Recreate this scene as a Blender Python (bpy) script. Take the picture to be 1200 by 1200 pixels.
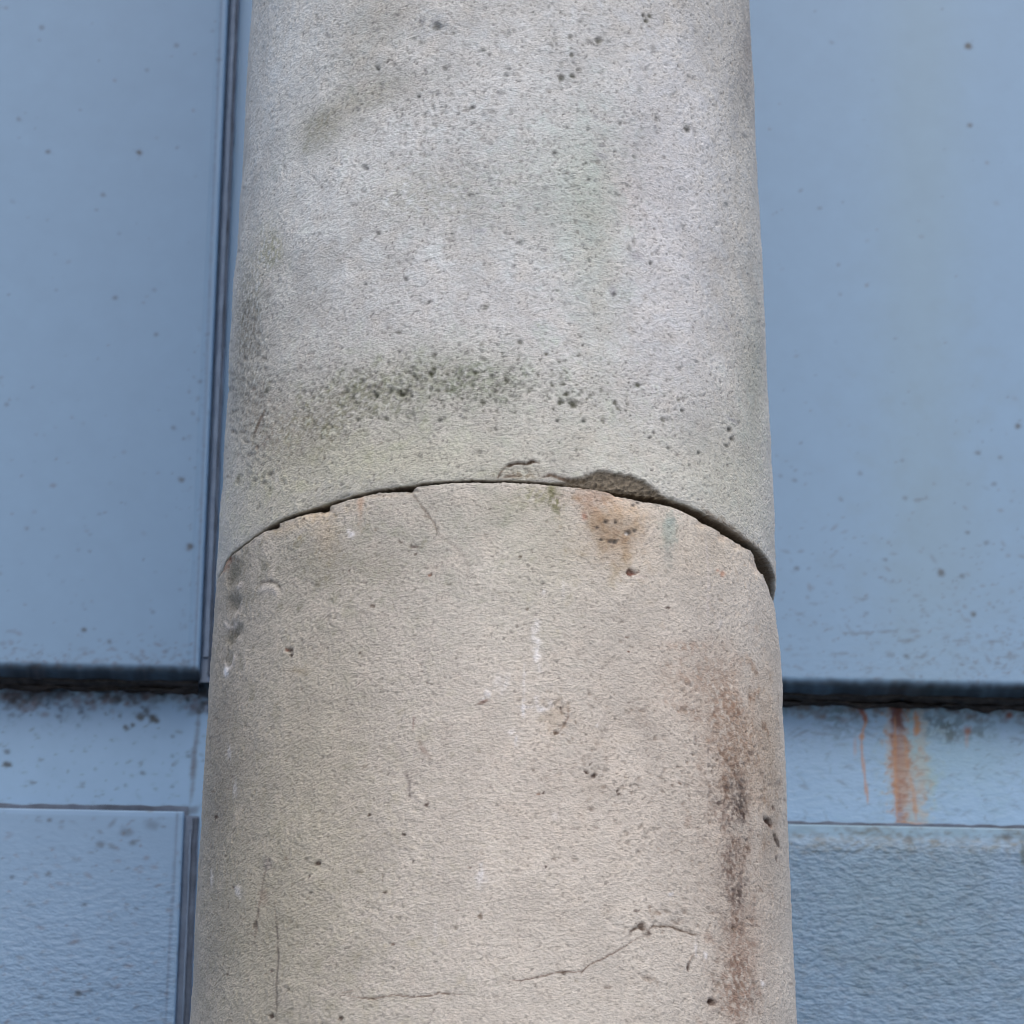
import bpy, math
import numpy as np
from mathutils import Matrix, Vector

S = bpy.context.scene
for o in list(bpy.data.objects):
    bpy.data.objects.remove(o)

# ------------------------------------------------------------------ camera
CAM = np.array([-0.12957, -3.92226, 1.1453])
YAW, PITCH, ROLL, F = 0.0371, 0.46548, 0.00509, 4747.058     # F in units of a 1200 px wide frame
fw = np.array([math.sin(YAW)*math.cos(PITCH), math.cos(YAW)*math.cos(PITCH), math.sin(PITCH)])
rt = np.array([math.cos(YAW), -math.sin(YAW), 0.0])
up = np.cross(rt, fw)
rt, up = math.cos(ROLL)*rt + math.sin(ROLL)*up, -math.sin(ROLL)*rt + math.cos(ROLL)*up
cam_data = bpy.data.cameras.new('camera')
cam = bpy.data.objects.new('camera', cam_data)
S.collection.objects.link(cam)
cam.matrix_world = Matrix([[rt[0], up[0], -fw[0], CAM[0]], [rt[1], up[1], -fw[1], CAM[1]],
                           [rt[2], up[2], -fw[2], CAM[2]], [0, 0, 0, 1]])
cam_data.sensor_width = 36
cam_data.lens = F/1200*36
cam_data.clip_end = 500
cam_data.dof.use_dof = True
cam_data.dof.focus_distance = 4.10
cam_data.dof.aperture_fstop = 13
S.camera = cam

# ------------------------------------------------------------------ light
SUN_EL, SUN_AZ = math.radians(56), math.radians(167)        # azimuth clockwise from +Y
SUN_DIR = Vector((math.sin(SUN_AZ)*math.cos(SUN_EL), math.cos(SUN_AZ)*math.cos(SUN_EL), math.sin(SUN_EL)))
w = bpy.data.worlds.new('World')
S.world = w
w.use_nodes = True
nt = w.node_tree
sky = nt.nodes.new('ShaderNodeTexSky')
sky.sky_type = 'NISHITA'
sky.sun_disc = False
sky.sun_elevation = SUN_EL
sky.sun_rotation = SUN_AZ
sky.air_density = 0.6
sky.dust_density = 3.2
sky.ozone_density = 1.0
nt.links.new(sky.outputs[0], nt.nodes['Background'].inputs[0])
nt.nodes['Background'].inputs[1].default_value = 0.15
sl = bpy.data.lights.new('sun', 'SUN')
sl.energy = 0.8
sl.angle = math.radians(50)
sl.color = (1.0, 0.93, 0.84)
sun = bpy.data.objects.new('sun', sl)
S.collection.objects.link(sun)
sun.rotation_euler = SUN_DIR.to_track_quat('Z', 'Y').to_euler()
S.view_settings.view_transform = 'Standard'
S.view_settings.look = 'None'
S.view_settings.gamma = 1
S.cycles.pixel_filter_type = 'BLACKMAN_HARRIS'
S.cycles.filter_width = 1.05
S.view_settings.exposure = 0.40

# ------------------------------------------------------------------ helpers
R0, ZJ, TAPER = 0.3, 3.0, -0.05636
PX = 0.6/653                                                 # metres per photo pixel on the column
WX = 5.35/F                                                  # metres per photo pixel on the wall
rng = np.random.default_rng(7)

def ray(px, py):
    d = fw*F + rt*(px-600) - up*(py-600)
    return d/np.linalg.norm(d)

def on_column(px, py):
    """point of the column seen in direction (px, py): (angle, z)"""
    d = ray(px, py)
    z = ZJ
    for _ in range(12):
        R = R0*(1+TAPER*(z-ZJ))
        a = d[0]**2+d[1]**2; b = CAM[0]*d[0]+CAM[1]*d[1]; c = CAM[0]**2+CAM[1]**2-R*R
        disc = max(b*b-a*c, 0.0)
        t = (-b-math.sqrt(disc))/a
        z = CAM[2]+d[2]*t
    return math.atan2(CAM[1]+d[1]*t, CAM[0]+d[0]*t), z

def on_wall(px, py, y=0.9):
    d = ray(px, py)
    t = (y-CAM[1])/d[1]
    return CAM[0]+d[0]*t, CAM[2]+d[2]*t

def noise(shape, wx, wy=None, seed=0, rot=0.0):
    """band limited random field, unit variance; wavelengths in grid cells"""
    wy = wy or wx
    h, wd = shape
    g = np.random.default_rng(seed).standard_normal(shape).astype(np.float32)
    fy = np.fft.fftfreq(h)[:, None]; fx = np.fft.rfftfreq(wd)[None, :]
    c, s = math.cos(rot), math.sin(rot)
    a = fx*c+fy*s; b = -fx*s+fy*c
    q = (a*wx)**2+(b*wy)**2
    k = np.sqrt(q)*np.exp(-q*0.9)
    n = np.fft.irfft2(np.fft.rfft2(g)*k, s=shape)
    return ((n-n.mean())/n.std()).astype(np.float32)

def smooth_noise(shape, wl, seed, octaves=3):
    out = 0
    for i in range(octaves):
        out = out+noise(shape, wl/2**i, seed=seed+i)/1.6**i
    return out/out.std()

def sstep(a, b, x):
    t = np.clip((x-a)/(b-a), 0, 1)
    return t*t*(3-2*t)

class Surf:
    """a sheet of vertices (rows, cols) with surface coordinates U, V in metres, relief and colour"""
    def __init__(s, U, V, inv, unit):
        s.U, s.V, s.inv, s.unit = U, V, inv, unit
        s.D = np.zeros(U.shape, np.float32)
        s.C = np.ones(U.shape+(3,), np.float32)
        s.M = {}
        s.nz = smooth_noise(U.shape, 7, 91, 2)
        s.nb = smooth_noise(U.shape, 26, 95, 3)
        s.uc, s.vr = np.median(U, 0), np.median(V, 1)
        s.vasc = s.vr[-1] > s.vr[0]
    def window(s, u0, u1, v0, v1):
        i0, i1 = np.searchsorted(s.uc, [u0, u1])
        if s.vasc: j0, j1 = np.searchsorted(s.vr, [v0, v1])
        else:
            n = len(s.vr); j0, j1 = np.searchsorted(s.vr[::-1], [v0, v1]); j0, j1 = n-j1, n-j0
        return slice(max(j0-14, 0), j1+14), slice(max(i0-2, 0), i1+2)
    def jac(s, px, py):
        u, v = s.inv(px, py)
        u1, v1 = s.inv(px+1.5, py); u0, v0 = s.inv(px-1.5, py)
        u3, v3 = s.inv(px, py+1.5); u2, v2 = s.inv(px, py-1.5)
        J = np.array([[(u1-u0)/3, (u3-u2)/3], [(v1-v0)/3, (v3-v2)/3]])
        if abs(np.linalg.det(J)) < 1e-12: J = np.array([[s.unit, 0], [0, -s.unit]])
        return u, v, J
    def patch(s, px, py, rx, ry, rot=0, sharp=1.0, rag=0.0, ragb=0.0, reach=3.0):
        u, v, J = s.jac(px, py)
        r = max(rx, ry)*reach
        eu = abs(J[0]).sum()*r; ev = abs(J[1]).sum()*r
        win = s.window(u-eu, u+eu, v-ev, v+ev)
        if win[0].stop <= win[0].start or win[1].stop <= win[1].start: return win, 0
        Ji = np.linalg.inv(J)
        du = s.U[win]-u; dv = s.V[win]-v
        x = Ji[0, 0]*du+Ji[0, 1]*dv; y = Ji[1, 0]*du+Ji[1, 1]*dv
        c, n = math.cos(rot), math.sin(rot)
        q = ((x*c+y*n)/rx)**2+((-x*n+y*c)/ry)**2
        if rag: q = q*np.clip(1+rag*s.nz[win], 0.3, 3)
        if ragb: q = q*np.clip(1+ragb*s.nb[win], 0.3, 3)
        return win, np.exp(-0.5*np.clip(q, 0, 60)**sharp)
    def tint(s, win, wt, col, k=1.0):
        if np.isscalar(wt): return
        t = np.clip(wt*k, 0, 1)[..., None]
        s.C[win] = s.C[win]*(1-t)+np.array(col, np.float32)*t
    def mul(s, win, wt, col, k=1.0):
        """multiply what is there by col: a thin film of dirt"""
        if np.isscalar(wt): return
        t = np.clip(wt*k, 0, 1)[..., None]
        s.C[win] *= (1-t)+np.array(col, np.float32)*t
    def dig(s, win, wt, depth):
        if np.isscalar(wt): return
        s.D[win] -= wt*depth*s.unit
    def spot(s, px, py, rx, ry=None, col=(0.1, 0.08, 0.06), k=0.8, depth=0.0, rot=0, sharp=1.5, rag=0.25, ragb=0):
        win, wt = s.patch(px, py, rx, ry or rx, rot, sharp, rag, ragb)
        s.tint(win, wt, col, k)
        if depth: s.dig(win, wt, depth)
    def film(s, px, py, rx, ry, col, k=1.0, rot=0, rag=0.25, ragb=0.3, sharp=1.0, grain=0.0):
        win, wt = s.patch(px, py, rx, ry, rot, sharp, rag, ragb)
        if not np.isscalar(wt) and grain: wt = wt*np.clip(1-grain+grain*1.3*(s.nz[win]+0.4), 0, 1.6)
        s.mul(win, wt, col, k)
    def line(s, pts, wd, col=None, k=0.8, depth=0.0, wob=0.0, taper=True, seed=1):
        """a crack or scratch through pixel points"""
        P = []
        g = np.random.default_rng(seed)
        for (a, b), (c, d) in zip(pts[:-1], pts[1:]):
            n = max(2, int(math.hypot(c-a, d-b)/2.5))
            for t in np.linspace(0, 1, n, endpoint=False): P.append((a+(c-a)*t, b+(d-b)*t))
        P.append(pts[-1])
        P = np.array(P, float)
        if wob:
            n = len(P); ww = np.cumsum(g.standard_normal(n)); ww -= np.linspace(ww[0], ww[-1], n)
            P[:, 1] += wob*ww*0.6+g.standard_normal(n)*wob*0.4
        n = len(P)
        for i in range(n-1):
            m = (P[i]+P[i+1])/2; d = P[i+1]-P[i]; L = math.hypot(*d)
            e = 1.0
            if taper: e = min(1, 0.35+4*min(i, n-1-i)/n)
            e *= 0.75+0.5*g.random()
            win, wt = s.patch(m[0], m[1], L*0.6+0.3, max(wd*e, 0.55), math.atan2(d[1], d[0]), 1.3, 0.1)
            if col is not None: s.tint(win, wt, col, k*e)
            if depth: s.dig(win, wt, depth*e*0.6)

def new_mesh(name, co, faces, colors, mat, parent=None, smooth=True, extra=None):
    me = bpy.data.meshes.new(name)
    nv, nf = len(co), len(faces)
    me.vertices.add(nv); me.vertices.foreach_set('co', np.ascontiguousarray(co, np.float32).ravel())
    me.loops.add(nf*4); me.loops.foreach_set('vertex_index', np.ascontiguousarray(faces, np.int32).ravel())
    me.polygons.add(nf)
    me.polygons.foreach_set('loop_start', np.arange(0, nf*4, 4, dtype=np.int32))
    me.polygons.foreach_set('use_smooth', np.full(nf, smooth))
    me.update(calc_edges=True)
    me.validate()
    if colors is not None:
        a = me.attributes.new('tone', 'FLOAT_COLOR', 'POINT')
        rgba = np.ones((nv, 4), np.float32); rgba[:, :3] = np.clip(colors, 0.003, 1)
        a.data.foreach_set('color', rgba.ravel())
    for k, v in (extra or {}).items():
        a = me.attributes.new(k, 'FLOAT', 'POINT'); a.data.foreach_set('value', np.ascontiguousarray(v, np.float32).ravel())
    me.materials.append(mat)
    ob = bpy.data.objects.new(name, me)
    S.collection.objects.link(ob)
    if parent: ob.parent = parent
    return ob

def grid_faces(h, wd, wrap=False, flip=False):
    i = np.arange(h*wd).reshape(h, wd)
    if wrap: i = np.concatenate([i, i[:, :1]], 1)
    f = np.stack([i[:-1, :-1], i[:-1, 1:], i[1:, 1:], i[1:, :-1]], -1).reshape(-1, 4)
    return f[:, ::-1] if flip else f

class NT:
    def __init__(s, name):
        s.m = bpy.data.materials.new(name); s.m.use_nodes = True
        s.t = s.m.node_tree; s.b = s.t.nodes['Principled BSDF']
    def n(s, kind, **kw):
        x = s.t.nodes.new('ShaderNode'+kind)
        for k, v in kw.items():
            if k[0] == '_': setattr(x, k[1:], v)
            else: x.inputs[k.replace('__', ' ')].default_value = v
        return x
    def l(s, a, b): s.t.links.new(a, b)
    def math(s, op, a, b=None):
        x = s.t.nodes.new('ShaderNodeMath'); x.operation = op
        for i, q in enumerate((a, b)):
            if q is None: continue
            if hasattr(q, 'links'): s.l(q, x.inputs[i])
            else: x.inputs[i].default_value = q
        return x.outputs[0]
    def noise(s, scale, detail=2, vec=None, rough=0.5):
        x = s.n('TexNoise', Scale=scale, Detail=detail, Roughness=rough)
        if vec is not None: s.l(vec, x.inputs['Vector'])
        return x.outputs['Fac']
    def mixc(s, fac, a, b, mode='MIX'):
        x = s.t.nodes.new('ShaderNodeMix'); x.data_type = 'RGBA'; x.blend_type = mode
        for sock, q in ((x.inputs[0], fac), (x.inputs[6], a), (x.inputs[7], b)):
            if hasattr(q, 'links'): s.l(q, sock)
            else: sock.default_value = q
        return x.outputs[2]

# ------------------------------------------------------------------ materials
def stone_material():
    m = NT('stone')
    tc = m.n('TexCoord').outputs['Object']
    mp = m.n('Mapping'); mp.inputs['Rotation'].default_value = (0, math.radians(24), 0); mp.inputs['Scale'].default_value = (1, 1, 1.7)
    m.l(tc, mp.inputs['Vector']); v = mp.outputs[0]
    at = m.n('Attribute', _attribute_name='tone')
    g1 = m.noise(310, 3, v, 0.6)
    g2 = m.noise(95, 3, v, 0.6)
    g3 = m.noise(1100, 1, tc)
    k = m.math('ADD', m.math('MULTIPLY', m.math('SUBTRACT', g1, 0.5), 0.75), m.math('MULTIPLY', m.math('SUBTRACT', g2, 0.5), 0.25))
    k = m.math('ADD', k, m.math('MULTIPLY', m.math('SUBTRACT', g3, 0.5), 0.25))
    k = m.math('ADD', k, 1.0)
    cmb = m.n('CombineXYZ')
    for i in range(3): m.l(k, cmb.inputs[i])
    m.l(m.mixc(1.0, at.outputs['Color'], cmb.outputs[0], 'MULTIPLY'), m.b.inputs['Base Color'])
    m.b.inputs['Roughness'].default_value = 0.9
    m.b.inputs['Specular IOR Level'].default_value = 0.25
    b1 = m.n('Bump', Strength=1.0, Distance=0.0019); m.l(g1, b1.inputs['Height'])
    b2 = m.n('Bump', Strength=0.6, Distance=0.0006); m.l(g3, b2.inputs['Height']); m.l(b1.outputs[0], b2.inputs['Normal'])
    m.l(b2.outputs[0], m.b.inputs['Normal'])
    return m.m

def paint_material():
    m = NT('blue_paint')
    tc = m.n('TexCoord').outputs['Object']
    at = m.n('Attribute', _attribute_name='tone')
    wr = m.n('Attribute', _attribute_name='wrinkle').outputs['Fac']
    mp = m.n('Mapping'); mp.inputs['Scale'].default_value = (85, 85, 175)
    m.l(tc, mp.inputs['Vector'])
    n1 = m.noise(1.0, 4, mp.outputs[0], 0.55)
    n2 = m.noise(14, 3, tc)
    k = m.math('ADD', m.math('MULTIPLY', m.math('SUBTRACT', n2, 0.5), 0.05), 1.0)
    cmb = m.n('CombineXYZ')
    for i in range(3): m.l(k, cmb.inputs[i])
    m.l(m.mixc(1.0, at.outputs['Color'], cmb.outputs[0], 'MULTIPLY'), m.b.inputs['Base Color'])
    m.b.inputs['Roughness'].default_value = 0.42
    m.b.inputs['Specular IOR Level'].default_value = 0.5
    h = m.math('MULTIPLY', m.math('ADD', n1, m.math('MULTIPLY', n2, 0.5)), wr)
    b = m.n('Bump', Strength=1.0, Distance=0.006); m.l(h, b.inputs['Height'])
    m.l(b.outputs[0], m.b.inputs['Normal'])
    return m.m

def plain_material(name, c1, c2, scale, rough, bump=0.0):
    m = NT(name)
    tc = m.n('TexCoord').outputs['Object']
    n = m.noise(scale, 5, tc, 0.65)
    r = m.n('ValToRGB'); r.color_ramp.elements[0].position = 0.35; r.color_ramp.elements[1].position = 0.68
    r.color_ramp.elements[0].color = (*c1, 1); r.color_ramp.elements[1].color = (*c2, 1)
    m.l(n, r.inputs[0]); m.l(r.outputs[0], m.b.inputs['Base Color'])
    m.b.inputs['Roughness'].default_value = rough
    if bump:
        b = m.n('Bump', Strength=1.0, Distance=bump); m.l(n, b.inputs['Height']); m.l(b.outputs[0], m.b.inputs['Normal'])
    return m.m

STONE = stone_material()
PAINT = paint_material()
MORTAR = plain_material('old_mortar', (0.05, 0.035, 0.022), (0.14, 0.10, 0.07), 160, 0.95, 0.002)
RUBBER_SHADE = plain_material('rubber_and_shade', (0.004, 0.005, 0.007), (0.045, 0.042, 0.042), 70, 0.75, 0.001)  # rubber seal, also the black strip that imitates underside shade
BEAD = plain_material('grey_sealant', (0.14, 0.20, 0.29), (0.20, 0.28, 0.39), 30, 0.6, 0.0003)
CHANNEL = plain_material('dirty_channel_paint', (0.12, 0.165, 0.235), (0.20, 0.27, 0.37), 28, 0.6, 0.0003)
DARKJ = plain_material('dark_joint_filler', (0.045, 0.062, 0.09), (0.11, 0.15, 0.21), 24, 0.7, 0.0003)
PAVING = plain_material('grey_paving', (0.22, 0.21, 0.20), (0.32, 0.31, 0.29), 6, 0.9, 0.002)

# ------------------------------------------------------------------ ground
def simple_grid(name, x0, x1, y0, y1, z, mat):
    xs = np.linspace(x0, x1, 9); ys = np.linspace(y0, y1, 9)
    X, Y = np.meshgrid(xs, ys)
    return new_mesh(name, np.stack([X, Y, np.full_like(X, z)], -1).reshape(-1, 3), grid_faces(9, 9), None, mat)
gr = simple_grid('pavement', -150, 150, -150, 150, -0.45, PAVING)
gr['kind'] = 'structure'

# ------------------------------------------------------------------ wall
def tag(o, label, cat, group=None):
    o['label'] = label; o['category'] = cat; o['kind'] = 'thing'
    if group: o['group'] = group
def empty(name, loc):
    e = bpy.data.objects.new(name, None); S.collection.objects.link(e); e.location = loc; return e

YF = 0.90          # face of the frame
YU = 0.845         # face of the two upper panels
YL = 0.878         # face of the two lower panels
BLUE = np.array([0.173, 0.308, 0.464], np.float32)

wall = empty('cladding_wall', (0, 0, 0))
tag(wall, 'blue-grey painted metal cladding wall with recessed joints and rust streaks behind the column', 'wall')

def plate(name, x0, x1, z0, z1, y, yback, rad, paint_fn, vis, parent, dense=2.2, label=None, flange=None):
    """panel with rounded edges folded back to yback; dense vertices inside vis=(x0,x1,z0,z1)"""
    def axis(a, b, lo, hi):
        step = dense*WX
        lo, hi = max(a+rad*1.2, lo), min(b-rad*1.2, hi)
        e = rad*(1-np.cos(np.linspace(0, math.pi/2, 6)))
        p = [a+e, b-e[::-1]]
        if hi > lo: p.append(np.arange(lo, hi, step))
        p.append(np.linspace(a+rad*1.2, b-rad*1.2, 14))
        p = np.unique(np.concatenate(p).round(6))
        return p[np.concatenate([[True], np.diff(p) > 2e-4])]
    xs = axis(x0, x1, vis[0], vis[1]); zs = axis(z0, z1, vis[2], vis[3])
    X, Z = np.meshgrid(xs, zs)
    sf = Surf(X, Z, lambda px, py: on_wall(px, py, y), WX)
    sf.C[:] = BLUE
    sf.M['wrinkle'] = np.zeros(X.shape, np.float32)
    paint_fn(sf)
    d = np.minimum(np.minimum(X-x0, x1-X)*max(1.0, rad/0.0025), np.minimum(Z-z0, z1-Z))
    t = np.clip(1-d/rad, 0, 1)
    Y = y+rad*(1-np.sqrt(np.clip(1-t*t, 0, 1)))-sf.D
    if flange: Y = Y+flange(X, Z)
    h, wd = X.shape
    # skirt back to yback
    Xp = np.pad(X, 1, mode='edge'); Zp = np.pad(Z, 1, mode='edge'); Yp = np.pad(Y, 1, mode='edge')
    Yp[0, :] = Yp[-1, :] = yback; Yp[:, 0] = Yp[:, -1] = yback
    C = np.pad(sf.C, ((1, 1), (1, 1), (0, 0)), mode='edge'); W = np.pad(sf.M['wrinkle'], 1, mode='edge')
    o = new_mesh(name, np.stack([Xp, Yp, Zp], -1).reshape(-1, 3), grid_faces(h+2, wd+2), C.reshape(-1, 3), PAINT, parent, extra={'wrinkle': W.ravel()})
    if label: o['label'] = label
    return o

def strip(name, x0, x1, y0, y1, z0, z1, mat, parent, wob=0.0015, seed=3, seg=0.006, vertical=False, bulge=0.0):
    """long soft bar with slightly uneven surface"""
    L = (z1-z0) if vertical else (x1-x0)
    n = max(8, int(min(L, 4)/seg))
    t = np.linspace(0, 1, n)
    k = 16
    a = np.linspace(0, 2*math.pi, k, endpoint=False)+math.pi/k
    ca, sa = np.sign(np.cos(a))*abs(np.cos(a))**0.45, np.sign(np.sin(a))*abs(np.sin(a))**0.45
    g = smooth_noise((n, k), 9, seed, 2)*wob
    if vertical:
        cx, cy, hx, hy = (x0+x1)/2, (y0+y1)/2, (x1-x0)/2, (y1-y0)/2
        P = np.stack([cx+(hx+g)*ca, cy+(hy+g)*sa, np.repeat((z0+L*t)[:, None], k, 1)], -1)
    else:
        cz, cy, hz, hy = (z0+z1)/2, (y0+y1)/2, (z1-z0)/2, (y1-y0)/2
        P = np.stack([np.repeat((x0+L*t)[:, None], k, 1), cy+(hy+g)*sa, cz+(hz+g)*ca], -1)
    return new_mesh(name, P.reshape(-1, 3), grid_faces(n, k, wrap=True, flip=not vertical), None, mat, parent)

def flecks(sf, n, x0, x1, y0, y1, dens, seed, smin=0.8, smax=2.2, cols=((0.05, 0.065, 0.075),), k=(0.2, 0.8), elong=1.6, rot=0.15, depth=0.0, pw=3.0):
    g = np.random.default_rng(seed)
    c = 0
    for _ in range(n*12):
        px, py = x0+(x1-x0)*g.random(), y0+(y1-y0)*g.random()
        if g.random() > dens(px, py): continue
        r = smin+(smax-smin)*g.random()**pw
        col = cols[g.integers(len(cols))]
        sf.spot(px, py, r*(1+(elong-1)*g.random()), r, col, k[0]+(k[1]-k[0])*g.random()**1.5, depth*r, rot+0.5*g.standard_normal(), rag=0.15)
        c += 1
        if c >= n: break

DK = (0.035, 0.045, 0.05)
def edge_shade(s, z0, seed):  # underside shade painted into the panel colour along its bottom edge
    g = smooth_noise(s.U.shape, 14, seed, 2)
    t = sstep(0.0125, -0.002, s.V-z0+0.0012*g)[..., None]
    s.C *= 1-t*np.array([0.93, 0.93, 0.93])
def paint_ul(s):
    edge_shade(s, zu_l, 81)
    s.C *= (1+0.008*s.nb[..., None])
    for x, y, r, k in ((163, 179, 3.0, .95), (56, 178, 2.6, .7), (49, 32, 2.6, .5), (22, 140, 2.4, .45), (172, 82, 2, .35), (207, 53, 2.4, .5), (223, 640, 3.4, .9), (99, 738, 2.8, .85), (128, 752, 2.4, .65),
                       (135, 349, 2.6, .55), (121, 228, 2.2, .5), (113, 246, 2, .35), (183, 392, 2.4, .6), (181, 340, 2.2, .3), (213, 562, 3, .7), (203, 501, 2.3, .5), (215, 514, 1.8, .5), (235, 447, 2.2, .5), (257, 70, 2.2, .5), (179, 717, 2.2, .4), (66, 340, 2, .25), (140, 274, 2, .25)):
        s.spot(x, y, r, r*0.8, DK, k, rot=0.4)
    flecks(s, 150, 0, 262, 0, 790, lambda x, y: 0.15+0.85*(y/790)**3, 21, 0.9, 2.0, ((0.06, 0.08, 0.1), (0.1, 0.1, 0.11)), (0.1, 0.5))
    flecks(s, 240, 0, 240, 735, 785, lambda x, y: ((y-730)/55)**2, 22, 0.8, 2.2, ((0.08, 0.1, 0.12), (0.1, 0.09, 0.1)), (0.1, 0.5), elong=3)
    flecks(s, 160, 205, 262, 380, 785, lambda x, y: sstep(30, 5, 248-0.047*y+12-x)*(0.3+y/900), 23, 0.8, 2, ((0.08, 0.1, 0.12),), (0.1, 0.5), rot=1.4)
    s.line(((259.5, 0), (228, 783)), 1.3, (0.07, 0.11, 0.17), .34, taper=False)
    s.line(((264, 0), (231, 783)), 1.5, (0.24, 0.38, 0.56), .4, taper=False)
def paint_ur(s):
    edge_shade(s, zu_r, 83)
    s.C *= (1+0.008*s.nb[..., None])
    s.film(1080, 250, 38, 420, (1.06, 1.0, 0.90), 0.8, rag=0, ragb=0.1)
    s.film(1120, 640, 60, 90, (1.0, 0.97, 0.93), 0.8, ragb=.4)
    for x, y, r, k in ((1134, 54, 3.6, .95), (1137, 147, 2.5, .7), (1146, 531, 2.6, .6), (1193, 499, 2.8, .8), (1172, 536, 2.2, .5), (1165, 567, 2.6, .5), (1103, 671, 3.8, .8), (1127, 675, 2.4, .6), (1141, 720, 2.8, .8), (1134, 624, 2.4, .6), (1156, 636, 2.6, .5), (934, 666, 2.4, .6),
                       (1008, 555, 2.6, .4), (932, 563, 2.2, .4), (1062, 769, 3, .6), (1038, 656, 2.2, .5), (1061, 584, 2.2, .4), (961, 244, 2.2, .35), (975, 50, 2.2, .35)):
        s.spot(x, y, r, r*0.8, DK, k, rot=0.3)
    for x, y, r in ((1010, 742, 10), (1038, 740, 9), (1060, 751, 7), (1041, 768, 5), (988, 766, 6), (1080, 770, 6), (1128, 751, 8), (1165, 752, 9), (1180, 770, 8), (1078, 585, 7)):
        s.spot(x, y, r, 1.5, (0.08, 0.10, 0.12), 0.45, rot=-0.05, rag=0.5)
    flecks(s, 260, 890, 1210, 0, 800, lambda x, y: 0.06+0.9*(y/800)**4, 31, 0.9, 2.0, ((0.06, 0.08, 0.1), (0.1, 0.1, 0.1)), (0.1, 0.5))
    flecks(s, 520, 900, 1210, 560, 800, lambda x, y: ((y-540)/260)**2*(0.25+0.75*(x-900)/300), 32, 0.8, 1.9, ((0.08, 0.10, 0.12), (0.1, 0.11, 0.12)), (0.1, 0.45), elong=3)
    s.M['wrinkle'] += 0.10*sstep(3.6, 3.0, s.V)*sstep(0.2, 0.5, s.U)
def wrinkled(s, a, b, amount, base, right):
    x0, z1 = s.inv(a[0], a[1]); x1, z0 = s.inv(b[0], b[1])
    t = np.clip((z1-s.V)/(z1-z0), 0, 1)
    return amount*t+base
def paint_ll(s):
    s.C *= (1+0.010*s.nb[..., None])*np.array([1.16, 1.10, 1.08])
    x, z = s.inv(100, 950); x2, z2 = s.inv(100, 1150)
    t = np.clip((z-s.V)/(z-z2), 0, 1)
    s.M['wrinkle'] += 0.04+0.55*t**1.5
    s.C *= (1-0.10*sstep(0.4, 1.8, s.nz)*t)[..., None]
    # highlight on the lip of the top edge, painted into the colour
    s.C *= (1+0.16*sstep(0.006, 0.002, z-0.002-s.V))[..., None]
    flecks(s, 260, 0, 215, 950, 1210, lambda x, y: 0.5, 41, 0.9, 2.2, ((0.07, 0.09, 0.1), (0.13, 0.10, 0.09)), (0.15, 0.6), elong=3)
    for x, y, r, k in ((58, 961, 2.6, .7), (91, 1165, 3.6, .8), (47, 1168, 3, .5), (14, 1028, 2.5, .6), (118, 990, 4, .6), (156, 988, 3.5, .6), (99, 1060, 2.5, .6), (148, 975, 6, .5), (178, 967, 6, .4)):
        s.spot(x, y, r, r*0.7, DK, k)
    s.line(((208, 952), (193, 1210)), 1.3, (0.07, 0.11, 0.17), .34, taper=False)
def paint_lr(s):
    x, z = s.inv(1060, 966); x2, z2 = s.inv(1060, 1180)
    t = np.clip((z-s.V)/(z-z2), 0, 1)
    on = sstep(0.06, 0.16, t)
    s.M['wrinkle'] += 0.08+0.62*on
    s.C *= (1+0.03*s.nb[..., None])*(1-on[..., None]*np.array([0.10, 0.12, 0.13]))
    s.C *= (1+0.1*sstep(0.10, 0.03, t)[..., None]*np.array([1.5, 1.1, 0.2]))
    s.C *= (1-0.2*sstep(0.2, 1.6, s.nz)*on)[..., None]
    s.film(1040, 1040, 80, 70, (1.0, 0.995, 0.93), 1.0, ragb=.3); s.film(1120, 1110, 90, 90, (.93, .93, .90), 1.0, ragb=.2)
    flecks(s, 240, 925, 1210, 966, 1000, lambda x, y: 0.6*sstep(962, 985, y), 51, 1, 2.6, ((0.09, 0.11, 0.10),), (0.2, 0.6), elong=4)
    flecks(s, 200, 925, 1210, 990, 1210, lambda x, y: 0.6, 52, 1, 2.2, ((0.09, 0.11, 0.12),), (0.2, 0.4), elong=3)
    s.spot(1078, 1081, 3, 3, DK, .5); s.spot(1064, 984, 4, 3, DK, .7); s.spot(1180, 981, 5, 3, DK, .7)
    s.spot(1199, 1000, 2.5, 12, (0.02, 0.05, 0.04), .8)
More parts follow.
